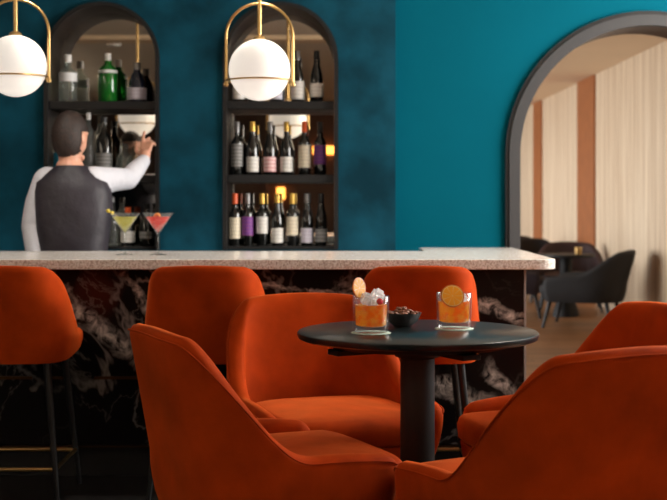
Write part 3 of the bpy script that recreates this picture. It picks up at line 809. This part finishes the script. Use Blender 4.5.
def spirit(label, px, z, prof, glass, capm, caph, lab=None, labr=None, cat='bottle', Y=bY, extra=None):
    b = thing('spirit_bottle', label, cat, (bpx(px, Y), Y, z + .0005), 0, 'spirit bottles behind the bartender')
    link('glass_body', lathe(bmesh.new(), prof, 28), glass, b)
    h = prof[-1][1]
    link('cap', lathe(bmesh.new(), [(0, h + .0003), (capm[1], h + .0003), (capm[1], h + caph), (0, h + caph)], 20), capm[0], b)
    if lab: link('label', band_bm(labr[0], labr[1], labr[2]), lab, b)
    return b
spirit('clear gin bottle with white cap and label on the top shelf', 68, wz1, [(0, 0), (.046, 0), (.049, .006), (.049, .15), (.044, .168), (.022, .184), (.018, .2), (.018, .215), (0, .215)], 'gin', (CAP['white'], .0195), .042, LBL['plain'], (.0495, .11, .158))
spirit('green glass bottle with white seal on the top shelf', 108, wz1, [(0, 0), (.048, 0), (.052, .008), (.053, .15), (.046, .18), (.022, .205), (.018, .225), (0, .225)], 'green', (CAP['white'], .018), .04, LBL['plain'], (.051, .155, .172))
spirit('dark navy bottle with grey cap and pale label on the top shelf', 137, wz1, [(0, 0), (.05, 0), (.053, .008), (.047, .10), (.030, .15), (.018, .165), (.018, .175), (0, .175)], 'navy', (CAP['grey'], .02), .04, LBL['lilac'], (.0535, .012, .075))
mz = SH[1]
spirit('black bottle with silver band, beside the bartender\'s head', 104, mz, [(0, 0), (.042, 0), (.044, .006), (.044, .19), (.036, .21), (.018, .235), (.017, .285), (0, .285)], 'wineglass', (CAP['black'], .019), .03, LBL['grey'], (.0445, .03, .12))
spirit('tall slim pale bottle right behind the bartender\'s ear', 88.5, mz, [(0, 0), (.026, 0), (.028, .006), (.028, .24), (.012, .27), (.011, .30), (0, .30)], 'gin', (CAP['white'], .0125), .04)
spirit('turquoise and white bottle at the left edge of the niche', 60.5, mz, [(0, 0), (.034, 0), (.036, .006), (.036, .14), (.02, .17), (.016, .19), (0, .19)], 'gin', (CAP['white'], .018), .03, M['cyanlabel'], (.0365, .01, .12))
spirit('cut glass decanter between black bottle and raised hand', 125, mz, [(0, 0), (.042, 0), (.045, .006), (.046, .09), (.03, .115), (.016, .125), (.02, .14), (0, .14)], 'gin', (M['gin'], .018), .03)
lz_ = SH[2]
spirit('pale bottle low in the niche, left of the green cocktail', 112, lz_, [(0, 0), (.033, 0), (.035, .006), (.035, .16), (.015, .2), (.014, .235), (0, .235)], 'gin', (CAP['grey'], .016), .03)
spirit('dark bottle with orange cap, above the green cocktail', 128, lz_, [(0, 0), (.036, 0), (.038, .006), (.038, .12), (.018, .15), (.015, .18), (0, .18)], 'wineglass', (CAP['orange'], .017), .03, LBL['white'], (.0385, .02, .08))
spirit('dark brown bottle low in the niche, above the pink cocktail', 147, lz_, [(0, 0), (.036, 0), (.038, .006), (.038, .12), (.018, .16), (.015, .2), (0, .2)], 'wineglass', (CAP['black'], .017), .03, LBL['grey'], (.0385, .04, .08))

# ------------------------------------------------------------------ bartender
def loft(rings, seg=32, n=2.4):
    bm = bmesh.new(); rs = []
    for cx, cy, z, hx, hy in rings:
        r = []
        for i in range(seg):
            a = 2 * PI * i / seg; c, s = math.cos(a), math.sin(a)
            r.append(bm.verts.new((cx + hx * math.copysign(abs(c) ** (2 / n), c), cy + hy * math.copysign(abs(s) ** (2 / n), s), z)))
        rs.append(r)
    for A, B in zip(rs, rs[1:]):
        for i in range(seg): bm.faces.new((A[i], A[(i + 1) % seg], B[(i + 1) % seg], B[i]))
    bm.faces.new(rs[0][::-1]); bm.faces.new(rs[-1]); return bm
def bake(o, name=None):
    dg = bpy.context.evaluated_depsgraph_get(); dg.update()
    me = bpy.data.meshes.new_from_object(o.evaluated_get(dg)); o.modifiers.clear(); old = o.data; o.data = me
    for p in me.polygons: p.use_smooth = True
    return o
def skin_obj(name, chains, m, parent, extra=None, voxel=.007, smooth=3):
    """chains: lists of (point, radius); all tubes + extra bmeshes fused by a voxel remesh into one surface"""
    bm = bmesh.new()
    for ch in chains:
        pts, rad = [], []
        for (p, r), (p2, r2) in zip(ch, ch[1:]):
            for k in range(4):
                t = k / 4; pts.append(Vector(p).lerp(Vector(p2), t)); rad.append(r + (r2 - r) * t)
        pts.append(Vector(ch[-1][0])); rad.append(ch[-1][1])
        tube(bm, pts, rad, 16)
        for p, r in ch:
            bmesh.ops.create_uvsphere(bm, u_segments=16, v_segments=10, radius=r * .995, matrix=Matrix.Translation(p))
    for e in (extra or []):
        me = bpy.data.meshes.new('tmp'); e.to_mesh(me); e.free(); bm.from_mesh(me)
    o = link(name, bm, m, parent)
    rm = o.modifiers.new('r', 'REMESH'); rm.mode = 'VOXEL'; rm.voxel_size = voxel
    sm = o.modifiers.new('s', 'SMOOTH'); sm.factor = .5; sm.iterations = smooth
    bake(o)
    if not o.data.materials: o.data.materials.append(m)
    return o
PYY = 6.14
man = thing('person', 'person in dark waistcoat and white shirt, back turned, reaching to the shelf', 'person', (PX(72, PYY), PYY, -.2))
mo = Vector(man.location)
def W(px, py, Y): return Vector((PX(px, Y), Y, PZ(py, Y))) - mo
hc = W(70.5, 136.5, PYY)                           # head centre
neck0 = W(70, 167, PYY); 
shR, elR, wrR = W(99, 180, PYY), W(128, 179, 6.40), W(144.5, 160, 6.58)
shL, elL, wrL = W(42, 180, PYY), W(32, 226, PYY - .02), W(36, 268, PYY - .10)
hipz = .86
def hips(s): return Vector((s * .095, 0, hipz))
hd = Vector((.42, .90, 0)).normalized()             # where the face points
hs = Vector((hd.y, -hd.x, 0))                       # his right
# head as a shaped ellipsoid
hb = bmesh.new(); bmesh.ops.create_uvsphere(hb, u_segments=32, v_segments=24, radius=1)
for v in hb.verts:
    x, y, z = v.co
    k = 1 - .22 * max(0, -z) ** 1.4
    f = y + (.12 if (y > .5 and z < -.3) else 0)
    v.co = hc + hs * (x * .073 * k) + hd * (f * .094 * (1 - .10 * max(0, -z))) + Vector((0, 0, z * .114))
def blob(c, r, sc=(1, 1, 1)):
    b = bmesh.new(); bmesh.ops.create_uvsphere(b, u_segments=14, v_segments=10, radius=r)
    for v in b.verts:
        p = v.co; v.co = c + hs * (p.x * sc[0]) + hd * (p.y * sc[1]) + Vector((0, 0, p.z * sc[2]))
    return b
UP = Vector((0, 0, 1))
face = [blob(hc + hd * .094 - UP * .018, .014, (.8, 1.2, 1.5)), blob(hc + hd * .078 - UP * .1, .022, (1.2, .8, .8))]
for s in (-1, 1):
    face.append(blob(hc + hs * (s * .075) - hd * .002 - UP * .012, .018, (.45, .9, 1.6)))
    face.append(blob(hc + hs * (s * .03) + hd * .082 + UP * .018, .013, (1.6, .5, .5)))
# right hand: palm, four curled fingers of unequal length, thumb from the side of the palm
pd = (W(147.5, 140, 6.62) - wrR).normalized(); ps = Vector((1, -.2, 0)).normalized(); pn = pd.cross(ps).normalized()
ps = pn.cross(pd).normalized()
pc = wrR + pd * .045
hand = [[(wrR, .026), (wrR + pd * .03, .027)]]
for i, (off, ln, curl) in enumerate(((-.026, .074, .05), (-.009, .078, .55), (.009, .072, .8), (.025, .058, .95))):
    b0 = wrR + pd * .025 + ps * (off * .5); b1 = wrR + pd * .088 + ps * off
    p = b1; ch = [(b0, .012), (b1, .0105)]; ang = curl * .3
    for seg in (.45, .31, .24):
        ang += curl * .55; dvec = (pd * math.cos(ang) - pn * math.sin(ang)) if pn.y < 0 else (pd * math.cos(ang) + pn * math.sin(ang))
        p = p + dvec * (ln * seg); ch.append((p, .0092 - .0008 * len(ch) * .5))
    hand.append(ch)
tp = wrR + pd * .03 - ps * .028
hand.append([(wrR + pd * .02 - ps * .008, .014), (tp, .0125), (tp + (pd * .6 - ps * .7).normalized() * .032, .0105), (tp + (pd * .9 - ps * .5).normalized() * .058, .009)])
pl = wrL
handL = [[(wrL, .026), (wrL + Vector((0, -.02, -.05)), .03), (wrL + Vector((0, -.035, -.085)), .026)]]
for off, ln in ((-.028, .06), (-.009, .068), (.01, .064), (.027, .05)):
    b1 = wrL + Vector((off, -.035, -.085)); handL.append([(b1, .0105), (b1 + Vector((0, -.012, -ln * .55)), .0095), (b1 + Vector((0, -.002, -ln)), .0085)])
handL.append([(wrL + Vector((.02, -.02, -.03)), .013), (wrL + Vector((.042, -.035, -.06)), .0105), (wrL + Vector((.046, -.045, -.09)), .009)])
ch = [[(Vector((0, 0, hipz)), .12), (Vector((0, 0, 1.05)), .11), (Vector((0, 0, 1.3)), .105), (neck0 - UP * .02, .075), (neck0 + UP * .03, .054), (hc - UP * .07 - hd * .012, .054)],
      [(neck0 - UP * .05, .06), (shR - UP * .01, .048), (elR, .036), (wrR, .025)], [(neck0 - UP * .05, .06), (shL - UP * .01, .048), (elL, .036), (wrL, .025)]]
for s in (-1, 1):
    ch.append([(hips(s), .095), (Vector((s * .1, .01, .47)), .055), (Vector((s * .1, -.01, .3)), .052), (Vector((s * .1, -.02, .09)), .036), (Vector((s * .105, .11, .03)), .028)])
skin_obj('body', ch + hand + handL, M['skin'], man, [hb] + face, .0055, 2)
# hair: cap over skull, cut away at the face
hb = bmesh.new(); bmesh.ops.create_uvsphere(hb, u_segments=48, v_segments=32, radius=1)
kill = []
for v in hb.verts:
    x, y, z = v.co
    lim = -.78 + (y + .1) * 1.15 if y > -.1 else -.78 + max(0, -.1 - y) * -.2
    if abs(x) > .8 and -.5 < z < .15 and y > -.1: lim = max(lim, .10)
    if y > .55: lim = max(lim, .45)
    if z < lim: kill.append(v)
    rr = 1 + .015 * math.sin(x * 25 + y * 9) * math.cos(z * 21)
    puff = 1 + .05 * max(0, z) * (1 + max(0, y))
    v.co = hc + hs * (x * .081 * rr) + hd * (y * .103 * rr - .003) + Vector((0, 0, z * .122 * rr * puff))
bmesh.ops.delete(hb, geom=kill, context='VERTS')
hr_ = link('hair', hb, 'hair', man)
sd = hr_.modifiers.new('t', 'SOLIDIFY'); sd.thickness = .012; sd.offset = -1
# shirt: sleeves, torso and collar fused
def add(p, r): return (p, r)
cuff = wrR + (elR - wrR).normalized() * .012; cuffL = wrL + (elL - wrL).normalized() * .02
tor = loft([(0, 0, hipz - .05, .165, .115), (0, 0, .98, .158, .11), (0, 0, 1.15, .168, .118), (0, 0, 1.30, .185, .12), (0, 0, 1.39, .185, .105), (0, .0, 1.44, .13, .085), (0, 0, 1.475, .078, .066)], 32)
skin_obj('shirt', [[(shR + Vector((-.03, 0, -.01)), .078), (shR.lerp(elR, .5), .060), (elR, .054), (elR.lerp(wrR, .5), .047), (cuff, .036)],
                   [(shL + Vector((.03, 0, -.01)), .076), (shL.lerp(elL, .5), .058), (elL, .052), (elL.lerp(wrL, .5), .045), (cuffL, .036)],
                   [(neck0 - UP * .05, .066), (neck0 - UP * .01, .060)]], M['shirt'], man, [tor], .008, 3)
# waistcoat: shaped torso with armholes left open by its narrower shoulders
ves = loft([(0, 0, hipz - .03, .178, .130), (0, -.002, hipz + .02, .176, .130), (.0, 0, .98, .166, .124), (0, 0, 1.10, .172, .127), (.006, 0, 1.22, .182, .133), (.006, 0, 1.31, .188, .136), (.004, 0, 1.37, .186, .130), (0, 0, 1.415, .176, .118), (0, 0, 1.45, .140, .103), (0, 0, 1.478, .098, .090), (0, 0, 1.497, .076, .077)], 48)
vo = link('waistcoat', ves, 'vest', man)
link('cinch_strap', bx(-.07, .07, -.137, -.131, hipz + .10, hipz + .125), 'vest', vo, bevel=.003)
skin_obj('trousers', [[(Vector((0, 0, hipz - .0)), .135), (Vector((0, 0, hipz + .06)), .13)]] + [[(hips(s), .115), (Vector((s * .1, .01, .47)), .075), (Vector((s * .1, -.01, .05)), .062)] for s in (-1, 1)], M['trousers'], man, None, .012, 3)
for s in (-1, 1):
    link('shoe', loft([(s * .103, .045, 0, .05, .135), (s * .103, .045, .02, .05, .137), (s * .103, .03, .06, .044, .115), (s * .103, -.02, .095, .042, .06)], 24), 'leather', man)

# ------------------------------------------------------------------ the lounge beyond the arch
LC = dict(w=.36, b=.34, yc=-.04, yf=.30, n=2.6, top=.69, arm=.47, bot=.23, seat=.38, a1=.26, a2=.62, crown=.012, p=1.5, q=1.7,
          drop=.03, t=.07, lean=.09, taper=.10, tuck=.10, front=.05, cush=.09, lx=.25, lyb=-.24, lyf=.24, splay=.06, lr=.02)
def lounge(label, px, Y, f, fab):
    t = thing('lounge_chair', label, 'armchair', (PX(px, Y), Y, 0), facing(*f), 'dark armchairs in the room beyond the arch')
    upholstered(t, LC, M[fab], None, M['blackmetal']); return t
lounge('charcoal armchair nearest the arch, facing left', 583, 11.35, (-.93, .36), 'charcoal')
lounge('maroon armchair behind the low black table beyond the arch', 570, 13.0, (-.15, -1), 'maroon')
lounge('charcoal armchair further back, between two maroon ones', 543, 14.3, (.35, -1), 'charcoal')
lounge('maroon armchair furthest back beside the arch edge', 522, 15.3, (.2, -1), 'maroon')
lounge('plum armchair left of the low black table, half hidden by bar', 509, 12.35, (1, -.15), 'plum')
Yt = 12.3
lt = thing('lounge_table', 'low round black table among the armchairs beyond the arch', 'table', (PX(566, Yt), Yt, 0))
link('table_top', lathe(bmesh.new(), [(0, .575), (.275, .575), (.28, .59), (.275, .605), (0, .605)], 48), 'black', lt)
link('pedestal', lathe(bmesh.new(), [(0, 0), (.13, 0), (.12, .05), (.06, .25), (.06, .574), (0, .574)], 32), 'black', lt)
o = link('tea_light', lathe(bmesh.new(), [(0, 0), (.03, 0), (.035, .07), (.032, .07), (.028, .006), (0, .006)], 20), 'brass'); o.location = (PX(575, Yt), Yt - .16, .6055)
tag(o, 'small brass candle cup on the low black lounge table', 'candle holder')

# ------------------------------------------------------------------ what the mirrors show: the room behind the viewer
o = link('ceiling_downlight', lathe(bmesh.new(), [(0, -.05), (.06, -.05), (.075, -.03), (.085, 0), (0, 0)], 28), CAP['white']); o.location = (-2.17, 1.6, 2.699)
tag(o, 'round white ceiling fitting reflected in the left niche mirror', 'ceiling light')
def sconce(label, x, z, sx, sz):
    t = thing('wall_lamp', label, 'wall lamp', (x, -8.05, z), 0, 'warm wall lamps reflected in the mirror')
    link('lamp_shade', bx(-sx, sx, -.01, .06, -sz, sz), 'sconce', t, bevel=.01)
    link('back_plate', bx(-sx * .6, sx * .6, -.05, -.011, -sz * .6, sz * .6), 'brass', t, smooth=False)
sconce('wide warm lit lamp reflected at right of the wine niche', -.16, 2.0, .2, .07)
sconce('warm lit lamp reflected above the bottom wine shelf', -.92, 1.25, .07, .10)
